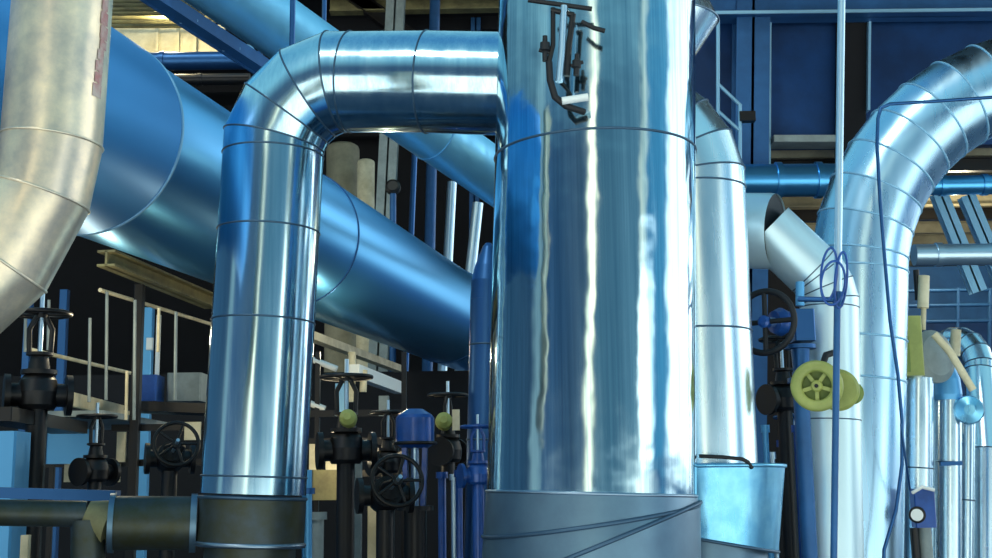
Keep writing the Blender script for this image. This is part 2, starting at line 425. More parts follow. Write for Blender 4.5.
# ------------------------------------------------------------------ dark hand wheel next to the right riser
def hand_wheel(root, c, ax, R, t, m_r, m_h, n=4, nm='hand_wheel', ph=0.):
    w = MB().torus(c, ax, R, t, 36, 10).build(nm, m_r, root)
    u, v = basis(Vector(ax)); 
    sp = MB()
    for k in range(n):
        a = 2 * PI * k / n + ph; d = u * math.cos(a) + v * math.sin(a); sp.tube([Vector(c), Vector(c) + d * R], t * .8, 8)
    sp.build('spokes', m_r, w)
    MB().lathe(Vector(c) - Vector(ax).normalized() * R * .12, ax, [(0, R * .2), (R * .24, R * .2), (R * .3, R * .12)], 20).build('hub', m_h, w)
    return w
Yw = 7.75
c = P(765, 322, Yw); axw = Vector((-.75, -1, .05)).normalized()
hw = thing('wheel_valve', 'blue valve with a large dark hand wheel between the right riser and the slender pole', 'valve', drop(P(790, 400, 8.0), P(790, 401, 8.0)) if False else Vector((P(795, 320, 8.0).x, 8.0, 0)))
hand_wheel(hw, c, axw, .195, .02, 'black', 'blue')
bx = P(800, 322, Yw + .12)
MB().tube([c, bx], .03, 16).build('stem', 'pole', hw)
MB().lathe(c + (bx - c) * .25, bx - c, [(0, .07), (.05, .09), (.1, .07)], 24).build('gland', 'blue', hw)
MB().box(P(802, 326, Yw + .1), (.13, .16, .2)).build('gear_housing', 'navy', hw)
MB().tube([P(800, 306, Yw + .1), P(800, 282, Yw + .1)], .028, 16).build('neck', 'sky', hw)
MB().lathe(P(800, 345, Yw + .1), (0, 0, -1), [(0, .1), (.025, .1), (.026, .06), (.2, .05), (.21, .09), (.24, .09)], 24).build('bonnet', 'navy', hw)
MB().tube([P(800, 372, Yw + .1), Vector((P(800, 372, Yw + .1).x, Yw + .1, 0))], .05, 20).build('pipe_run', 'beam', hw)

# ------------------------------------------------------------------ the big blue duct behind
D0, D1 = P(170, 176, 9.8), P(469, 331, 19.4)
D1.z = D0.z; dd = (D1 - D0).normalized()
RD = .70
duct = thing('blue_duct', 'huge blue duct slanting down to the right behind the left riser', 'duct', D0 - dd * 4)
DS = D0 - dd * 1.2
MB().tube([D0 - dd * 5.2, DS - dd * .05, DS], [RD + .03, RD + .03, RD + .012], 96).build('sleeve', 'duct_sleeve', duct)
MB().loop(circle(DS, dd, RD + .016, 96), .014).build('sleeve_rim', 'frame', duct)
t_e = 8.4
clad(duct, [DS, D0 + dd * 2.6, D0 + dd * 5.3, D0 + dd * t_e, D0 + dd * 10.6], RD, 'duct', seams=[1, 3], seg=96, bead=.012, bm='navy')
# pale duct above it
E0, E1 = P(300, 41, 14), P(487, 171, 16.6)
de = (E1 - E0).normalized()
pd = thing('pale_duct', 'pale blue duct crossing overhead from top left, above and behind the left riser', 'duct', E0 - de * 4)
clad(pd, [E0 - de * 6, E0 - de * 1.6, E0 + de * .8, E0 + de * 2.4, E0 + de * 6], .365, 'pale_duct', seams=[1, 2, 3], seg=64, bead=.012, bm='sky')
# flat cable tray hugging its lower left side
tr = thing('cable_tray', 'dark blue tray running along the left underside of the pale overhead duct', 'tray', E0 + Vector((-.55, 0, -.35)))
o_ = Vector((-.1, 0, -.6))
MB().bar(E0 - de * 5 + o_, E0 + o_, .2, .03).build('tray_bed', 'beam', tr)
for sx in (-.1, .1): MB().bar(E0 - de * 5 + o_ + Vector((sx, 0, .05)), E0 + o_ + Vector((sx, 0, .05)), .02, .14).build('side_rail', 'beam', tr)
for k in range(6): MB().bar(E0 - de * (.3 + k * .6) + o_ + Vector((-.1, 0, .02)), E0 - de * (.3 + k * .6) + o_ + Vector((.1, 0, .02)), .04, .04).build('rung', 'frame', tr)

# hanger rods
for i, (px, y2, Y, lab) in enumerate(((292, 47, 12.6, 'dark hanger rod passing in front of the pale overhead duct'), (324, 30, 15.5, 'dark hanger rod just right of the pale overhead duct'))):
    o = MB().tube([P(px, y2, Y), Vector((P(px, y2, Y).x, Y, 11.1))], .03, 12).build('hanger_rod', 'navy'); tag(o, lab, 'rod')

# ------------------------------------------------------------------ warm foreground pipe, top left
Yf = 4.8; rf = S_(50.5, Yf)
f0, f1 = P(68, -60, Yf), P(52, 142, Yf)
f2, f3, f4 = P(40, 195, Yf), P(3, 262, Yf - .02), P(-90, 345, Yf - .06)
fw = thing('mitred_pipe', 'weathered warm grey pipe at top left, bending away down to the left edge', 'pipe', f1)
clad(fw, [P(74, -150, Yf), f1, f2, f3, f4], rf, 'warm', gore=(1, 2), bead=.006, bm='warm', seams=[1, 2, 3])
# faded red stencil marks along its right side
mk = MB(); axf = (f1 - f0).normalized()
u = Vector((0, -1, 0)); u = (u - axf * u.dot(axf)).normalized(); v = axf.cross(u)
if v.x < 0: v = -v
for (t0, t1, a0, a1) in ((.16, .25, 70, 82), (.262, .35, 69, 84), (.36, .45, 70, 86), (.46, .52, 71, 85), (.53, .60, 68, 80), (.61, .68, 66, 80), (.69, .76, 66, 78), (.77, .86, 64, 80), (.20, .80, 72, 79)):
    L_ = (f1 - f0).length; pts_ = []
    A = f0 + axf * L_ * (t0 * .7 + .2); B = f0 + axf * L_ * (t1 * .7 + .2)
    r1 = []
    for k in range(5):
        a = math.radians(a0 + (a1 - a0) * k / 4); off = (u * math.cos(a) + v * math.sin(a)) * (rf + .0015); r1.append((A + off, B + off))
    n0 = [x for x, _ in r1] + [x for _, x in r1]
    mk.add(n0, [(k, k + 1, k + 6, k + 5) for k in range(4)])
o = mk.build('stencil_mark', 'red', fw); o['label'] = 'faded red painted marks'

# ------------------------------------------------------------------ dark tapered vessel left of the column
Yv = 9.6
va, vb = P(488, 285, Yv), P(484, 440, Yv)
ves = thing('tapered_vessel', 'dark blue vertical vessel with a sloping shoulder at the left edge of the wide column', 'vessel', drop(va, vb))
MB().lathe(P(487, 300, Yv), va - vb, [(0, S_(17, Yv)), (.15, S_(16.5, Yv)), (.27, S_(13, Yv)), (.42, S_(6, Yv)), (.45, S_(3, Yv))], 40).build('shoulder', 'navy', ves)
clad(ves, [ves.location.copy(), at_z(va, vb, P(486, 440, Yv).z), at_z(va, vb, P(487, 345, Yv).z), P(487, 300, Yv)], S_(17, Yv), 'navy', seg=40, bead=.008, bm='dseam')

# ------------------------------------------------------------------ background steel, wall with frames, upper right
YB = 13.5
def rect_wall(x0, y0, x1, y1, Y, th, mb=None):
    a = P(x0, y1, Y); b_ = P(x1, y0, Y); mb = mb or MB()
    mb.box(((a.x + b_.x) / 2, Y + th / 2, (a.z + b_.z) / 2), (abs(b_.x - a.x), th, abs(b_.z - a.z))); return mb
struct('wall_right', rect_wall(690, -60, 1330, 148, YB, .15), 'panel')
A, B = P(700, 8, YB - .3), P(1330, 1, YB - .3)
bm_ = MB().ibar(A, B, .3, .26, .03); t = thing('roof_beam', 'blue steel beam across the top right above the framed wall', 'beam', (A + B) / 2)
bm_.build('beam_section', 'beam', t)
MB().bar(A + Vector((0, -.16, -.12)), B + Vector((0, -.16, -.12)), .02, .035).build('lower_lip', 'frame', t)
i = 1
def trim(mb, m='frame'):
    global i
    struct('trim_%d' % i, mb, m); i += 1
for px, y0, y1, w in ((769, 18, 205, 2.2), (868, 18, 112, 2.6)):
    a, b_ = P(px, y0, YB - .1), P(px - 1, y1, YB - .1)
    trim(MB().bar(a, b_, S_(w, YB), .16))
a, b_ = P(771, 142, YB - .15), P(838, 142, YB - .15); trim(MB().bar(a, b_, .3, S_(7, YB)), 'beam_pale')
trim(MB().bar(P(838, 20, YB - .1), P(866, 20, YB - .1), .06, .02))
a, b_ = P(851, 20, YB - .08), P(850, 190, YB - .08); trim(MB().bar(a, b_, S_(30, YB), .08), 'wall')  # near-black bar standing in for the dark corridor
# blue pillar in front of the wall
a, b_ = P(751, 18, YB - .2), P(748, 300, YB - .2)
pl = thing('steel_pillar', 'blue steel pillar between the wide column and the framed dark blue wall', 'pillar', drop(a, b_))
MB().ibar(at_z(a, b_, 8), pl.location, S_(34, YB), S_(26, YB), .03).build('pillar_section', 'beam', pl)
# stair rail
t = thing('stair_rail', 'small pale blue stair rail right of the riser elbow', 'railing', P(730, 150, 12.2))
for k, (p, q) in enumerate((((717, 83), (741, 106)), ((719, 112), (741, 132)))): MB().tube([P(*p, 12.2), P(*q, 12.2)], .018, 10).build('rail', 'frame', t)
for px, y0, y1 in ((718, 20, 240), (740, 105, 240)): MB().tube([P(px, y0, 12.2), P(px, y1, 12.2)], .02, 10).build('post', 'frame', t)
MB().box(P(747, 117, 12.2), (.16, .1, .1)).build('lamp_fitting', 'dark', t)
# horizontal duct below the wall and pipes on the right
def hpipe(x0, y0, x1, y1, Y, r, m, name, lab, cat='pipe', collars=()):
    a, b_ = level(x0, y0, x1, y1, Y) if False else (P(x0, y0, Y), P(x1, y1, Y))
    t = thing(name, lab, cat, (a + b_) / 2)
    MB().tube([a, b_], r, 32).build('pipe_run', m, t)
    for f_ in collars:
        c_ = a.lerp(b_, f_); d_ = (b_ - a).normalized(); MB().tube([c_ - d_ * .03, c_ + d_ * .03], r * 1.12, 32).build('collar', m, t)
    return t
hpipe(690, 181, 850, 180, 12.9, S_(17, 12.9), 'duct', 'horizontal_duct', 'dim blue level duct below the framed wall, behind the sloping branch pipe', 'duct', (.55, .8))
hpipe(900, 186, 1320, 180, 12.5, S_(10, 12.5), 'duct', 'overhead_pipe', 'blue level pipe under the large elbow at the right edge', collars=(.1, .2, .5))
hpipe(914, 255, 1320, 251, 11.5, S_(11, 11.5), 'pole', 'overhead_pipe', 'pale level pipe midway down the right edge below the blue one', collars=(.06, .2, .6))
# deck above right
def slab(z, pxs, Y0, Y1, m, th=.12):
    x0 = P(pxs[0], 279, Y0).x; x1 = P(pxs[1], 279, Y0).x
    return MB().box(((x0 + x1) / 2, (Y0 + Y1) / 2, z + th / 2), (x1 - x0, Y1 - Y0, th))
zd = P(940, 150, YB).z
dk = thing('upper_deck', 'beige deck seen from below at the right edge, over the level pipes', 'deck', (P(950, 150, YB).x, 17, zd))
slab(zd, (760, 1330), YB + .25, 21, 'deckc').build('deck_plate', 'deckc', dk)
for k in range(9):
    Yk_ = YB + .35 + k * .88; x0 = P(760, 279, YB).x; x1 = P(1330, 279, YB).x
    MB().ibar((x0, Yk_, zd - .08), (x1, Yk_, zd - .08), .09, .16, .015).build('joist', 'deckc' if k % 3 else 'dark', dk)
for (p, q, lab) in (((938, 193), (978, 292), 'pale diagonal brace beneath the beige deck at the right edge'), ((966, 196), (1010, 300), 'pale diagonal brace cut off by the right edge beneath the beige deck')):
    a, b_ = P(*p, 13.0), P(*q, 13.0)
    o = MB().ibar(a, b_, .16, .12, .02, up=(0, -1, 0)).build('diagonal_brace', 'frame'); tag(o, lab, 'brace')
# blue lower structure behind right bundle
rb_ = thing('guard_rail', 'dim blue guard rail behind the pipe bundle at the right edge', 'railing', P(960, 330, 16))
for y in (291, 306, 322): MB().tube([P(905, y, 16), P(1240, y - 5, 16)], .025, 10).build('rail', 'beam', rb_)
for x in (925, 958, 990, 1060, 1130, 1200): MB().tube([P(x, 288, 16), P(x - 1, 350, 16)], .025, 10).build('post', 'beam', rb_)
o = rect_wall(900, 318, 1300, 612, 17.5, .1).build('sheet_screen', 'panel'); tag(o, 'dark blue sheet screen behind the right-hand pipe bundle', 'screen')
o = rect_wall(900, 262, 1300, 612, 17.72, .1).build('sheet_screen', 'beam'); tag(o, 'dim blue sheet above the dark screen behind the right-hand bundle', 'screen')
o = rect_wall(745, 262, 893, 625, 17.2, .1).build('sheet_screen', 'wall'); tag(o, 'black sheet added as gloom behind the valves right of the wide column', 'screen')  # black sheet added where the background only lies in shade

# ------------------------------------------------------------------ pipe bundle at the right edge
def vpipe(x, ytop, xb, Y, rpx, m, name, lab, seams=(), cat='pipe', cap=True, bm='dseam'):
    a, b_ = P(x, ytop, Y), P(xb, 520, Y)
    t = thing(name, lab, cat, drop(a, b_))
    zs = [at_z(a, b_, P(x, s_, Y).z) for s_ in seams]
    clad(t, [a] + zs + [t.location.copy()], S_(rpx, Y), m, seg=40, bead=.005, bm=bm)
    return t
u1 = vpipe(917, 378, 916, 9.3, 16, 'bright', 'bundle_pipe', 'bright vertical pipe in the right bundle nearest the large riser', (468,))
MB().box(P(908, 347, 9.2), (.16, .2, .44)).build('valve_block', 'lime', u1)
MB().box(P(900, 355, 9.15), (.1, .16, .26)).build('valve_flange', 'green', u1)
MB().lathe(P(932, 357, 9.3), Vector((.5, -1, .1)), [(-.1, .17), (0, .2), (.03, .2), (.06, .15), (.08, .03)], 32).build('dome_cover', 'beam_pale', u1)
MB().tube([P(923, 330, 9.3), P(924, 300, 9.3)], .02, 10).build('stem', 'cream', u1)
MB().tube([P(923, 308, 9.3), P(924, 276, 9.3)], S_(5.5, 9.3), 20).build('actuator', 'cream', u1)
MB().tube([P(918, 300, 9.35), P(916, 270, 9.35)], S_(3, 9.3), 12).build('conduit', 'dark', u1)
MB().tube([P(895, 330, 9.2), P(908, 326, 9.2)], .02, 10).build('lever', 'navy', u1)
u2 = vpipe(949, 398, 949, 9.5, 12, 'bright', 'bundle_pipe', 'bright vertical pipe with rounded blue cap, second from the large riser', (462,))
MB().lathe(P(948, 400, 9.5), (0, 0, 1), [(0, S_(13, 9.5)), (.04, S_(14, 9.5)), (.16, S_(13, 9.5)), (.24, S_(9, 9.5)), (.28, S_(3, 9.5))], 32).build('cap', 'sky', u2)
MB().bar(P(940, 464, 9.35), P(962, 463, 9.35), .03, .03).build('clamp', 'navy', u2)
o = MB().tube([P(934, 334, 9.08), P(950, 352, 9.06), P(973, 390, 9.05)], .028, 12).build('link_arm', 'cream'); tag(o, 'slanting cream arm from the domed cover across the right bundle', 'arm')
MB().tube([P(955, 356, 9.6), P(956, 330, 9.6)], S_(5, 9.6), 16).build('actuator', 'cream', u2)
a, b_ = P(985, 420, 9.9), P(985, 520, 9.9)
u3 = thing('bundle_pipe', 'blue-white pipe arching over and down at the right edge', 'pipe', drop(a, b_))
pk = P(955, 330, 10.4)
arcp = arc(P(930, 352, 10.7), P(978, 330, 10.2), b_, S_(40, 9.9), 5)
clad(u3, [P(930, 352, 10.7)] + arcp + [P(985, 450, 9.9), u3.location.copy()], S_(15, 9.9), 'bright', gore=range(1, len(arcp)), seg=40, bead=.005, bm='dseam')
MB().lathe(P(969, 410, 9.4), Vector((-.3, -1, 0)), [(-.06, .08), (0, .11), (.04, .1), (.06, .04)], 28).build('round_boss', 'jacket', u3)
vpipe(968, 415, 967, 9.7, 7, 'bright', 'bundle_pipe', 'slim vertical pipe between the capped pipe and the arching pipe', (500,))
vpipe(935, 385, 934, 9.8, 5, 'bright', 'bundle_pipe', 'slimmest vertical pipe in the right bundle, beside the domed cover')
vpipe(1003, 300, 1003, 9.4, 10, 'sky', 'bundle_pipe', 'blue vertical pipe cut off by the right edge')
vpipe(897, 380, 895, 9.9, 10, 'bright', 'bundle_pipe', 'vertical pipe squeezed between the large riser and the right bundle', (470,))
# control box
cbx = P(923, 508, 8.6)
bx = thing('control_box', 'small dark blue control box with round gauge low in front of the right bundle', 'box', (cbx.x, cbx.y, 0))
MB().box(cbx, (.14, .1, .26)).build('housing', 'blue', bx)
ga = MB().lathe(P(917, 515, 8.52), (-.25, -1, .1), [(0, .055), (.03, .055), (.035, .048)], 28).build('gauge', 'dark', bx)
MB().lathe(P(917, 515, 8.485), (-.25, -1, .1), [(0, .04), (.004, .04)], 24).build('gauge_face', 'white', ga)
MB().tube([P(912, 493, 8.53), P(922, 487, 8.5), P(934, 490, 8.53)], .012, 10).build('hood', 'white', bx)
MB().tube([P(914, 528, 8.58), Vector((cbx.x - .06, 8.58, 0))], .03, 12).build('post', 'dark', bx)
MB().tube([P(924, 526, 8.6), Vector((cbx.x + .02, 8.6, 0))], .045, 12).build('conduit', 'beam_pale', bx)
cd = [P(901, 424, 8.3), P(905, 455, 8.35), P(910, 490, 8.5)]
o = MB().tube(cd, .008, 8).build('cord', 'navy'); tag(o, 'short thin cord from the dark cable to the control box', 'cord')

# ------------------------------------------------------------------ mid gap: tanks, columns, strips
def tank(x, y0, xb, y1, Y, r, m, lab, dome=True):
    a = P(x, y0, Y); t = thing('storage_tank', lab, 'tank', (a.x, Y, 0)); R = S_(r, Y)
    MB().tube([a, (a.x, Y, 0)], R, 40).build('shell', m, t)
    MB().lathe(a, (0, 0, 1), [(0, R), (R * .2, R * .93), (R * .35, R * .7), (R * .42, R * .3)], 40).build('domed_top', m, t)
    return t
tank(343, 150, 343, 200, 22, 17, 'deckc', 'dim tan tank seen through the gap right of the left riser')
tank(366, 163, 366, 200, 21.5, 9, 'cream', 'narrow cream tank beside the dim tan tank in the gap')
def post(x0, y0, x1, y1, Y, w, m, lab, tube=False, ztop=11.1):
    a, b_ = P(x0, y0, Y), P(x1, y1, Y); base_ = drop(a, b_)
    t = thing('steel_column' if not tube else 'vertical_pipe', lab, 'column' if not tube else 'pipe', base_)
    tp = at_z(a, b_, ztop) if ztop else a
    if tube:
        MB().tube([tp, base_], S_(w / 2, Y), 24).build('pipe_run', m, t)
        for z in (1.2, 3.0, 5.0):
            if z < tp.z: q_ = at_z(a, b_, z); MB().tube([q_, q_ + Vector((0, 0, .06))], S_(w / 2, Y) * 1.3, 24).build('collar', m, t)
    else:
        MB().ibar(tp, base_, S_(w, Y), S_(w, Y) * .8, .03).build('column_section', m, t)
        MB().box(base_ + Vector((0, 0, .02)), (S_(w, Y) * 1.5, S_(w, Y) * 1.5, .04)).build('base_plate', m, t)
    return t
post(396, 0, 385, 225, 20.5, 19, 'beam_pale', 'pale grey steel column behind the left riser elbow, beside the tanks')
post(435, 0, 430, 240, 22, 11, 'beam', 'blue pipe rising behind the elbow, second right of the tanks', True)
post(452, 182, 449, 240, 22.5, 10, 'pole', 'bright slim pipe beneath the pale duct, midway along the gap', True, None)
post(478, 203, 474, 240, 21, 11, 'pole', 'bright slim pipe nearest the wide column beneath the pale duct', True, None)
post(476, 0, 474, 240, 24, 10, 'beam', 'dark blue steel column just left of the wide column at the top')
post(415, 145, 411, 240, 21, 6, 'navy', 'dark blue pipe between the grey steel column and the taller blue pipe', True, None)
gt_ = P(393, 187, 19); t = thing('valve_stand', 'thin stand with small round head in front of the grey steel column', 'stand', (gt_.x, 19, 0))
MB().tube([gt_, (gt_.x, 19, 0)], .05, 12).build('stand_pipe', 'beam', t); MB().lathe(gt_, (0, -1, .2), [(-.05, .12), (.03, .12), (.06, .08)], 20).build('round_head', 'dark', t)
# dim beams in the roof centre
for k, (p, q, lab) in enumerate((((330, 6), (500, 3), 'dim brown roof beam at top centre left of the wide column'), ((345, -10), (420, 45), 'dim slanting roof beam behind the left riser elbow'))):
    o = MB().ibar(P(*p, 23), P(*q, 23), .25, .3, .03).build('roof_beam', 'olive' if k == 0 else 'dark'); tag(o, lab, 'beam')

# top-left lit corrugated deck and level pipe
t = thing('corrugated_canopy', 'olive and cream corrugated canopy in light at top left between the ducts', 'canopy', P(150, 30, 17))
a, b_ = P(110, 27, 17.0), P(225, 27, 17.0); z0 = P(160, 54, 17).z
MB().box(((a.x + b_.x) / 2, 17, (a.z + z0) / 2), (b_.x - a.x, .08, a.z - z0)).build('back_sheet', 'cream', t)
for k in range(7):
    y = 25 - k * 4.2; a, b_ = P(112, y, 16.6 - k * .25), P(215, y, 16.6 - k * .25); MB().tube([a, b_], .045, 12).build('slat', 'olive', t)
for px in (157, 178, 195): MB().bar(P(px, 26, 16.9), P(px, 52, 16.9), .04, .03, (0, 1, 0)).build('strut', 'cream', t)
t = hpipe(120, 62, 262, 60, 15.2, S_(9.5, 15.2), 'navy', 'overhead_pipe', 'dark level pipe with pale end cap at top left beneath the canopy', collars=(.3,))
MB().lathe(P(247, 52, 14.9), (.4, -1, .2), [(-.08, .1), (.02, .1), (.06, .07), (.08, .02)], 20).build('end_cap', 'frame', t)
hpipe(150, 80, 250, 79, 15.6, S_(6, 15.6), 'dark', 'overhead_pipe', 'thin dark level pipe below the one with the pale end cap', collars=(.5,))

# ------------------------------------------------------------------ walkway with handrails, lower left
def walk(x1, y1, x2, y2, Y): return level(x1, y1, x2, y2, Y)
wk = thing('walkway', 'steel walkway with cream edge and thin handrails beneath the blue duct', 'walkway', walk(60, 394, 128, 411, 10.4)[0])
for (p, r_, m, nm) in (((100, 290, 214, 325, 10.6), .018, 'cream', 'handrail'), ((28, 349, 130, 373, 10.3), .018, 'cream', 'mid_rail')):
    a, b_ = walk(*p); MB().tube([a, b_], r_, 12).build(nm, m, wk)
a, b_ = walk(58, 396, 132, 414, 10.4); MB().bar(a, b_, .04, .12).build('kick_plate', 'cream', wk)
a, b_ = walk(50, 414, 132, 427, 10.5); MB().bar(a, b_, .9, .05).build('deck_plate', 'beam_pale', wk)
for x, y0, y1 in ((26, 290, 352), (49, 300, 350), (90, 318, 402), (127, 371, 420), (107, 292, 400), (135, 300, 420), (159, 308, 352), (176, 312, 400)):
    MB().tube([P(x, y0, 10.6), P(x - 1, y1, 10.6)], .014, 10).build('rail_post', 'cream' if x in (127, 159) else 'beam_pale', wk)
# pipe support beam under the duct
sb = thing('duct_support_beam', 'olive support beam running beneath the blue duct left of the riser', 'beam', level(106, 258, 212, 300, 10.4)[0])
a, b_ = level(106, 258, 212, 302, 10.4); MB().ibar(a, b_, .16, .14, .02).build('beam_section', 'olive', sb)
sb2 = thing('duct_support_beam', 'sunlit cream beam beneath the blue duct right of the left riser', 'beam', level(312, 340, 398, 370, 13.5)[0])
a, b_ = level(308, 335, 399, 369, 13.5); MB().bar(a, b_, .12, .09).build('beam_section', 'cream', sb2)
MB().tube([P(352, 352, 14), P(351, 402, 14)], .045, 12).build('strut', 'cream', sb2)
MB().tube([P(364, 370, 14), P(363, 392, 14)], .04, 12).build('strut', 'cream', sb2)
a, b_ = level(354, 371, 399, 388, 13.8); o = MB().bar(a, b_, .12, .15).build('guide_rail', 'white'); tag(o, 'thick white rail below the sunlit cream beam', 'rail')
# upright posts and panels, lower left gloom
def upright(x, y0, y1, Y, w, m, lab, name='support_post', cat='post', d=None, root=None):
    a, b_ = P(x, y0, Y), P(x, y1, Y); z1 = 0 if y1 > 500 else b_.z
    o = MB().box((a.x, Y, (a.z + z1) / 2), (S_(w, Y), d or S_(w, Y), a.z - z1)).build(name, m, root)
    return o if root else tag(o, lab, cat)
def crossbar(x0, x1, y, Y, h, m, root, name='crossbar'):
    a, b_ = P(x0, y, Y), P(x1, y, Y); b_.z = a.z; return MB().bar(a, b_, .05, h).build(name, m, root)
rack = thing('equipment_rack', 'black steel rack carrying a blue box and cream plates, left of the left riser', 'rack', P(125, 560, 11.2))
rack.location.z = 0
rackc = thing('equipment_rack', 'dark steel rack with cream plates and a pale canister, right of the left riser', 'rack', P(355, 560, 11.3))
rackc.location.z = 0
crossbar(112, 216, 428, 11.28, .06, 'dark', rack); crossbar(46, 216, 464, 11.28, .06, 'dark', rack)
for y in (414, 442, 474): crossbar(300, 408, y, 11.3, .06, 'dark', rackc)
upright(140, 285, 600, 11.2, 9, 'dark', 'black post under the blue duct, left of the riser', root=rack)
upright(65, 290, 600, 12.5, 8, 'navy', 'dark blue post beneath the blue duct near the foreground pipe')
upright(30, 290, 600, 12.5, 7, 'beam', 'blue post at far left under the foreground pipe bend')
upright(54, 432, 600, 11.28, 5, 'dark', 'x', root=rack)
upright(148, 308, 600, 13.4, 12, 'sky', 'tall blue casing behind the handrail beside a white strip', 'machine_casing', 'casing', .1)
upright(159, 315, 376, 12.2, 4, 'white', 'white strip standing beside the blue sheet behind the handrail', 'white_strip', 'strip', .03)  # plain white post, gives no light
upright(150, 338, 350, 12.3, 6, 'white', 'small white block at the foot of the blue sheet', 'marker_block', 'block', .05)
upright(150, 376, 402, 12.0, 22, 'blue', 'blue machine cover above the black shelf left of the riser', 'machine_cover', 'cover', .3)
upright(188, 374, 402, 12.2, 34, 'beam_pale', 'grey machine cover beside the blue one, left of the riser', 'machine_cover', 'cover', .3)
upright(8, 432, 600, 9.0, 32, 'sky', 'pale blue casing at the lower left corner', 'machine_casing', 'casing', .3)
upright(73, 430, 464, 11.2, 44, 'sky', 'bright blue box on the dark frame below the walkway', 'junction_box', 'box', .2, root=rack)
upright(75, 464, 482, 11.2, 20, 'cream', 'small cream plate low down below the bright blue box', 'plate', 'plate', .03, root=rack)
upright(122, 432, 462, 11.2, 9, 'cream', 'narrow cream plate below the walkway end', 'plate', 'plate', .03, root=rack)
upright(118, 464, 482, 11.2, 5, 'cream', 'tiny cream plate under the narrow one below the walkway', 'plate', 'plate', .03, root=rack)
upright(193, 422, 440, 11.2, 16, 'cream', 'cream plate touching the left riser halfway down the gloom', 'plate', 'plate', .03, root=rack)
upright(26, 535, 600, 8.6, 8, 'cream', 'pale foot post beneath the low pipe at the left', 'foot_post', 'post', .05)
a, b_ = level(-10, 414, 70, 428, 8.8); o = MB().bar(a, b_, .3, .1).build('steel_shelf', 'dark'); tag(o, 'black shelf plate at the left edge under the dark valve', 'shelf')
a, b_ = P(132, 407, 11.8), P(215, 410, 11.8); o = MB().bar(a, b_, .5, .09).build('steel_shelf', 'dark'); tag(o, 'black shelf plate beneath the blue and grey machine covers', 'shelf')
a, b_ = P(-20, 492, 8.2), P(118, 496, 8.2); o = MB().bar(a, b_, .12, .07).build('base_rail', 'navy'); tag(o, 'dark blue rail just above the low pipe at lower left', 'rail')

# ------------------------------------------------------------------ valves
def make_valve(facing):
    r = thing('gate_valve', 'prototype', 'valve')
    q = Matrix.Rotation(PI / 2 - .2, 3, 'X') if facing else Matrix.Identity(3)
    def put(mb, name, m, parent):
        mb.v = [q @ (v - Vector((0, 0, .12))) for v in mb.v]; return mb.build(name, m, parent, False)
    put(MB().lathe((0, 0, 0), (0, 0, 1), [(0, .11), (.03, .13), (.12, .14), (.2, .12), (.24, .09)], 28), 'body', 'dark', r)
    for sx in (-1, 1): put(MB().lathe((sx * .1, 0, .1), (sx, 0, 0), [(0, .08), (.08, .08), (.081, .14), (.12, .14)], 28), 'flange', 'dark', r)
    put(MB().lathe((0, 0, .24), (0, 0, 1), [(0, .12), (.03, .12), (.031, .075), (.12, .06), (.13, .09), (.15, .09)], 24), 'bonnet', 'dark', r)
    for sx in (-1, 1): put(MB().tube([(sx * .07, 0, .39), (sx * .075, 0, .55), (sx * .03, 0, .64)], .018, 10), 'yoke_arm', 'dark', r)
    put(MB().tube([(0, 0, .36), (0, 0, .8)], .016, 10), 'stem', 'pole', r)
    c = Vector((0, 0, .66)); w = put(MB().torus(c, (0, 0, 1), .19, .017, 36, 8), 'hand_wheel', 'dark', r)
    for k in range(5): put(MB().tube([c, c + Vector((math.cos(k * 2 * PI / 5), math.sin(k * 2 * PI / 5), 0)) * .19], .012, 8), 'spoke', 'dark', w)
    put(MB().lathe(c - Vector((0, 0, .03)), (0, 0, 1), [(0, .04), (.06, .04)], 16), 'hub', 'dark', w)
    MB().tube([(0, 0, -.02), (0, 0, -1)], .07, 24).build('stand_pipe', 'dark', r, False)
    return r
proto = {}
def valve(px, py, Y, sc, lab, rz=0, body=None, facing=False):
    if facing in proto: o = copy_tree(proto[facing])
    else: o = proto[facing] = make_valve(facing)
    o['label'] = lab; o.location = P(px, py, Y); o.scale = (sc,) * 3; o.rotation_euler.z = math.radians(rz)
    todo.append((o, body))
todo = []
valve(38, 392, 9.4, 1.1, 'large black gate valve at far left beneath the foreground pipe', 25)
valve(95, 470, 9.6, .75, 'black gate valve standing over the low pipe reducer', 60)
valve(170, 458, 9.2, .8, 'black gate valve with wheel facing out, just left of the riser', 20, None, True)
valve(346, 448, 9.6, 1.0, 'dark gate valve with green hub right of the left riser', 15)
valve(388, 462, 10.4, .75, 'dark gate valve behind the blue pump motor', 40)
valve(448, 450, 10.6, .85, 'dark valve with green block top left of the wide column', 70)
valve(385, 495, 9.0, .9, 'black valve with upright wheel framing a cream patch', 15, None, True)
valve(784, 398, 8.6, .75, 'black gate valve left of the yellow-green wheel', 30)
valve(796, 470, 9.75, .75, 'navy gate valve low between the jacket and the slender pole', 60, 'navy')
valve(765, 500, 9.75, .6, 'navy valve low beside the light blue jacket', 10, 'navy', True)
valve(478, 474, 8.7, .6, 'blue valve at the left foot of the wide column', 20, 'blue')
for o, body in todo:
    for ch in o.children:
        if ch.name.startswith('stand_pipe'): ch.scale = (1, 1, o.location.z / o.scale[0])
    if body: repaint(o, {M['dark']: M[body]})

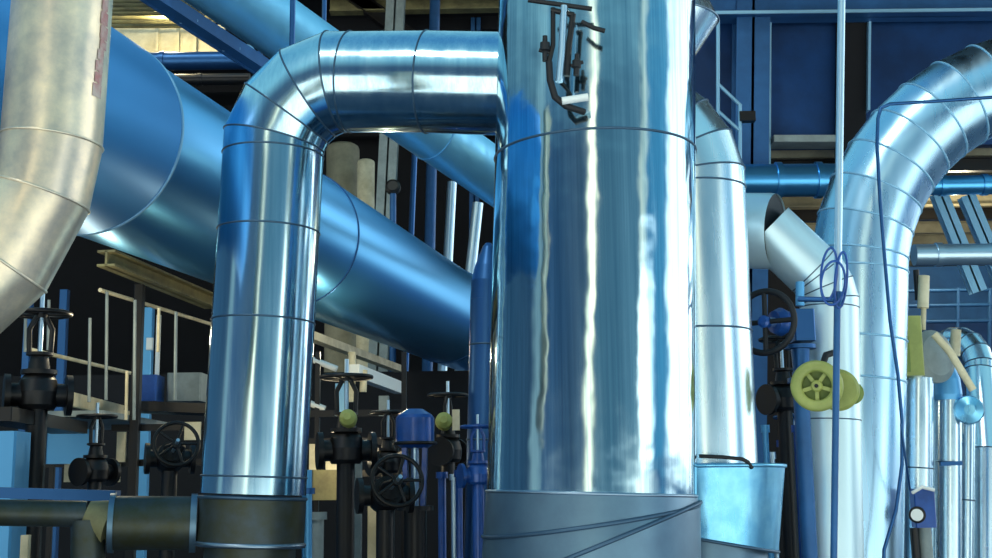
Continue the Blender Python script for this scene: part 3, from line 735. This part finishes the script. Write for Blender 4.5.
# blue pump motors
def motor(px, py, Y, sc, lab):
    c_ = P(px, py, Y); t = thing('pump_motor', lab, 'motor', (c_.x, Y, 0)); k = sc
    MB().lathe(c_, (0, 0, 1), [(0, .12 * k), (.03 * k, .16 * k), (.05 * k, .17 * k), (.26 * k, .17 * k), (.29 * k, .15 * k), (.34 * k, .07 * k)], 32).build('casing', 'blue', t)
    MB().torus(c_ + Vector((0, 0, .04 * k)), (0, 0, 1), .18 * k, .014, 32).build('casing_rim', 'dark', t)
    for sx, sy in ((-1, -1), (1, -1), (1, 1), (-1, 1)):
        MB().bar(c_ + Vector((sx * .09 * k, sy * .06 * k, 0)), (c_.x + sx * .07 * k, Y + sy * .06 * k, c_.z - .5 * k), .035, .05).build('yoke_leg', 'blue', t)
    MB().tube([c_, c_ - Vector((0, 0, .5 * k))], .03, 12).build('shaft', 'pole', t)
    MB().lathe(c_ - Vector((0, 0, .5 * k)), (0, 0, -1), [(0, .16 * k), (.04 * k, .16 * k), (.041 * k, .1 * k), (c_.z - .5 * k, .09 * k)], 28).build('pump_body', 'dark', t)
    return t
motor(415, 448, 9.4, .85, 'blue pump motor on a yoke midway between the left riser and the wide column')
motor(484, 447, 9.9, .7, 'blue pump motor half hidden behind the dark vessel by the wide column')
# green hubs and blocks
def head(v, px, py, Y, w, block=None):
    ml = [MB().lathe(P(px, py, Y), (0, -1, .2), [(-.1, S_(w, Y) * .8), (-.02, S_(w, Y)), (.03, S_(w, Y) * .9), (.06, S_(w, Y) * .4)], 24).build('actuator_head', 'lime')]
    if block: q_ = P(*block, Y); ml.append(MB().box(q_, (.06, .06, .17)).build('terminal_block', 'cream'))
    for o in ml:
        o.parent = v; o.matrix_parent_inverse = (Matrix.Translation(v.location) @ v.rotation_euler.to_matrix().to_4x4() @ Matrix.Scale(v.scale[0], 4)).inverted()
        o['label'] = 'yellow-green head' if o.name.startswith('act') else 'cream block'
head(todo[3][0], 348, 418, 9.4, 9); head(todo[5][0], 444, 421, 10.4, 9, (456, 420))
upright(384, 396, 416, 11.25, 10, 'beam_pale', 'pale block below the thick white rail', 'block', 'block', .06, root=rackc)
upright(342, 384, 416, 11.25, 12, 'frame', 'pale blue upright canister beneath the cream beam', 'canister', 'canister', .14, root=rackc)
upright(376, 490, 600, 11.6, 15, 'cream', 'cream casing seen through the upright black wheel', 'casing', 'casing', .14)
for (x, y0, y1, w, lab) in ((313, 444, 470, 7, 'leftmost cream plate at the riser edge in the central gloom'), (332, 446, 470, 12, 'cream bracket plate second from the riser in the central gloom'), (348, 450, 462, 5, 'small white plate right of the cream bracket plate')):
    upright(x, y0, y1, 11.25, w, 'cream', lab, 'plate', 'plate', .03, rackc)
upright(333, 470, 500, 11.25, 38, 'olive', 'x', 'control_cabinet', 'box', .2, rackc)
for p in ((311, 359, 337, 369), (309, 403, 325, 409)): MB().tube([P(p[0], p[1], 11.3), P(p[2], p[3], 11.3)], .028, 12).build('white_rod', 'white', rackc)
for x in (318, 404): upright(x, 352, 600, 11.3, 5, 'dark', 'x', 'rack_post', 'post', None, rackc)
upright(357, 462, 600, 10.1, 10, 'beam_pale', 'grey upright bar right of the olive box', 'upright_bar', 'bar', .06)
def pipe_simple(x, y0, Y, w, m, lab):
    a = P(x, y0, Y); t = thing('service_pipe', lab, 'pipe', (a.x, Y, 0)); MB().tube([a, (a.x, Y, 0)], S_(w / 2, Y), 20).build('pipe_run', m, t)
    MB().tube([a, a - Vector((0, 0, .05))], S_(w / 2, Y) * 1.5, 20).build('flange', m, t)
pipe_simple(442, 472, 10.25, 8, 'blue', 'blue service pipe under the green actuator near the wide column')
pipe_simple(454, 474, 10.2, 6, 'pole', 'bright service pipe between two blue ones near the wide column')
pipe_simple(459, 470, 9.3, 7, 'blue', 'blue service pipe closest to the wide column foot')
pipe_simple(318, 512, 8.6, 12, 'beam_pale', 'grey service pipe low beside the left riser sleeve')
pipe_simple(765, 425, 8.4, 6, 'sky', 'light blue service pipe next to the right riser above the jacket')
pipe_simple(783, 440, 9.2, 9, 'blue', 'blue service pipe behind the valves right of the jacket')
pipe_simple(797, 425, 8.4, 8, 'blue', 'blue service pipe under the yellow-green wheel')
pipe_simple(772, 452, 8.9, 5, 'pole', 'thin bright service pipe right of the jacket rim')
# ------------------------------------------------------------------ light
W = bpy.data.worlds.new('sky'); S.world = W; W.use_nodes = True
nt = W.node_tree; N = nt.nodes; L = nt.links; N.clear()
tc = N.new('ShaderNodeTexCoord'); sp = N.new('ShaderNodeSeparateXYZ'); L.new(tc.outputs['Generated'], sp.inputs[0])
def math_(op, a, b=None):
    n = N.new('ShaderNodeMath'); n.operation = op
    for k, x in enumerate((a, b)):
        if x is None: continue
        if isinstance(x, (int, float)): n.inputs[k].default_value = x
        else: L.new(x, n.inputs[k])
    return n.outputs[0]
negy = math_('MULTIPLY', sp.outputs['Y'], -1.)
az = math_('ARCTAN2', sp.outputs['X'], negy)            # 0 behind the camera, + to the right
u_ = math_('ADD', math_('DIVIDE', az, 2 * PI), .5)
el = math_('ARCSINE', sp.outputs['Z'])
ramp = N.new('ShaderNodeValToRGB'); L.new(u_, ramp.inputs[0])
STOPS = [(-180, (.03, .1, .25)), (-162, (.2, .5, .7)), (-152, (.12, .36, .6)), (-138, (.05, .13, .22)), (-75, (.035, .085, .15)), (-69, (.26, .4, .45)), (-64, (.26, .4, .45)),
         (-58, (.04, .11, .22)), (-22, (.055, .11, .18)), (-12, (.07, .15, .24)), (-8.5, (2.6, 2.3, 1.6)), (-5, (2.6, 2.3, 1.6)), (-1.5, (.08, .19, .27)), (46, (.13, .28, .38)),
         (50, (.9, .95, .8)), (54, (.9, 1, .9)), (58, (.06, .3, .52)), (82, (.1, .4, .65)), (90, (2.6, 2.8, 2.8)), (140, (2.6, 2.8, 2.8)), (147, (.6, 1.2, 1.4)), (160, (.5, 1.05, 1.3)), (168, (.08, .3, .65)), (180, (.03, .1, .25))]
def set_ramp(cr, stops):             # stops: (position 0..1, colour), rising
    cr.elements.remove(cr.elements[1]); cr.elements[0].position = 0; cr.elements[0].color = (*stops[0][1], 1)
    for p_, c_ in stops[1:]: cr.elements.new(p_).color = (*c_, 1)
set_ramp(ramp.color_ramp, [((a + 180) / 360, c_) for a, c_ in STOPS])
# sky by height
r2 = N.new('ShaderNodeValToRGB'); L.new(math_('ADD', math_('DIVIDE', el, PI), .5), r2.inputs[0])
H = [(-90, (.004, .01, .03)), (-66, (.01, .06, .2)), (-52, (.08, .32, .62)), (-42, (.3, .65, .85)), (-34, (1.9, 2.05, 1.9)), (-2.5, (1.9, 2.05, 1.9)), (-.5, (.2, .42, .55)), (3, (.3, .55, .65)), (12, (.3, .6, .7)), (36, (.3, .64, .76)), (62, (.17, .46, .64)), (90, (.05, .22, .48))]
set_ramp(r2.color_ramp, [((a + 90) / 180, c_) for a, c_ in H])
r3 = N.new('ShaderNodeValToRGB'); L.new(math_('ADD', math_('DIVIDE', el, PI), .5), r3.inputs[0])
set_ramp(r3.color_ramp, [((a + 90) / 180, (v_, v_, v_)) for a, v_ in ((-90, 0), (-2, 0), (0, 1), (16, 1), (32, 0))])
r4 = N.new('ShaderNodeValToRGB'); L.new(math_('ADD', math_('DIVIDE', el, PI), .5), r4.inputs[0])
set_ramp(r4.color_ramp, [((a + 90) / 180, c_) for a, c_ in [(-90, (.004, .01, .03)), (-30, (.006, .025, .09)), (-4, (.03, .12, .3)), (3, (.3, .55, .65)), (12, (.3, .6, .7)), (36, (.3, .64, .76)), (62, (.17, .46, .64)), (90, (.05, .22, .48))]])
r5 = N.new('ShaderNodeValToRGB'); L.new(u_, r5.inputs[0])      # bright yard band added for reflections, kept behind the camera
set_ramp(r5.color_ramp, [((a + 180) / 360, (v_, v_, v_)) for a, v_ in ((-180, 0), (-85, 0), (-60, 1), (50, 1), (75, 0))])
m0 = N.new('ShaderNodeMix'); m0.data_type = 'RGBA'
L.new(r5.outputs[0], m0.inputs['Factor']); L.new(r4.outputs[0], m0.inputs['A']); L.new(r2.outputs[0], m0.inputs['B'])
r6 = N.new('ShaderNodeValToRGB'); L.new(u_, r6.inputs[0])       # a low bright stripe added for the column's reflection
set_ramp(r6.color_ramp, [((a + 180) / 360, (v_ * 2.4, v_ * 2.5, v_ * 2.4)) for a, v_ in ((-180, 0), (45, 0), (50, 1), (63, 1), (68, 0))])
r7 = N.new('ShaderNodeValToRGB'); L.new(math_('ADD', math_('DIVIDE', el, PI), .5), r7.inputs[0])
set_ramp(r7.color_ramp, [((a + 90) / 180, (v_, v_, v_)) for a, v_ in ((-90, 0), (-1, 0), (0, 1), (7, .9), (10.5, 0))])
mg = N.new('ShaderNodeMix'); mg.data_type = 'RGBA'; mg.blend_type = 'ADD'
L.new(r7.outputs[0], mg.inputs['Factor']); L.new(ramp.outputs[0], mg.inputs['A']); L.new(r6.outputs[0], mg.inputs['B'])
mx = N.new('ShaderNodeMix'); mx.data_type = 'RGBA'
L.new(r3.outputs[0], mx.inputs['Factor']); L.new(m0.outputs['Result'], mx.inputs['A']); L.new(mg.outputs['Result'], mx.inputs['B'])
bgn = N.new('ShaderNodeBackground'); L.new(mx.outputs['Result'], bgn.inputs[0]); bgn.inputs[1].default_value = 1.0
ow = N.new('ShaderNodeOutputWorld'); L.new(bgn.outputs[0], ow.inputs[0])
sd = bpy.data.lights.new('sun', 'SUN'); sd.energy = .7; sd.angle = math.radians(8); sd.color = (1, .93, .8)
so = bpy.data.objects.new('sun', sd); COL.objects.link(so)
a_, e_ = math.radians(-28), math.radians(48)
dirv = Vector((math.sin(a_) * math.cos(e_), -math.cos(a_) * math.cos(e_), math.sin(e_)))
so.rotation_euler = dirv.to_track_quat('Z', 'Y').to_euler(); so.location = dirv * 30

def fill_light(name, loc, power, col, size=.12):
    d = bpy.data.lights.new(name, 'POINT'); d.energy = power; d.color = col; d.shadow_soft_size = size
    o = bpy.data.objects.new(name, d); COL.objects.link(o); o.location = loc
fill_light('deck_fill', P(960, 235, 15.2), 70, (1, .88, .6))  # unseen light added to brighten the deck underside
fill_light('canopy_fill', P(165, 12, 15.9), 160, (1, .85, .5))  # added to light the canopy, no fitting hangs there
fill_light('walkway_fill', P(110, 330, 9.9), 18, (1, .85, .55), .06)  # added fill for the walkway's cream rails
fill_light('beam_fill', P(372, 352, 12.6), 30, (1, .88, .6), .06)  # added fill for the cream beam under the duct
fill_light('gloom_fill', P(340, 455, 10.75), 10, (1, .85, .55), .05)  # added fill for the cream plates right of the left riser
S.view_settings.view_transform = 'Standard'; S.view_settings.look = 'None'
S.view_settings.exposure = 0; S.view_settings.gamma = 1; S.view_settings.use_curve_mapping = False
S.cycles.use_denoising = True
S.cycles.max_bounces = 8
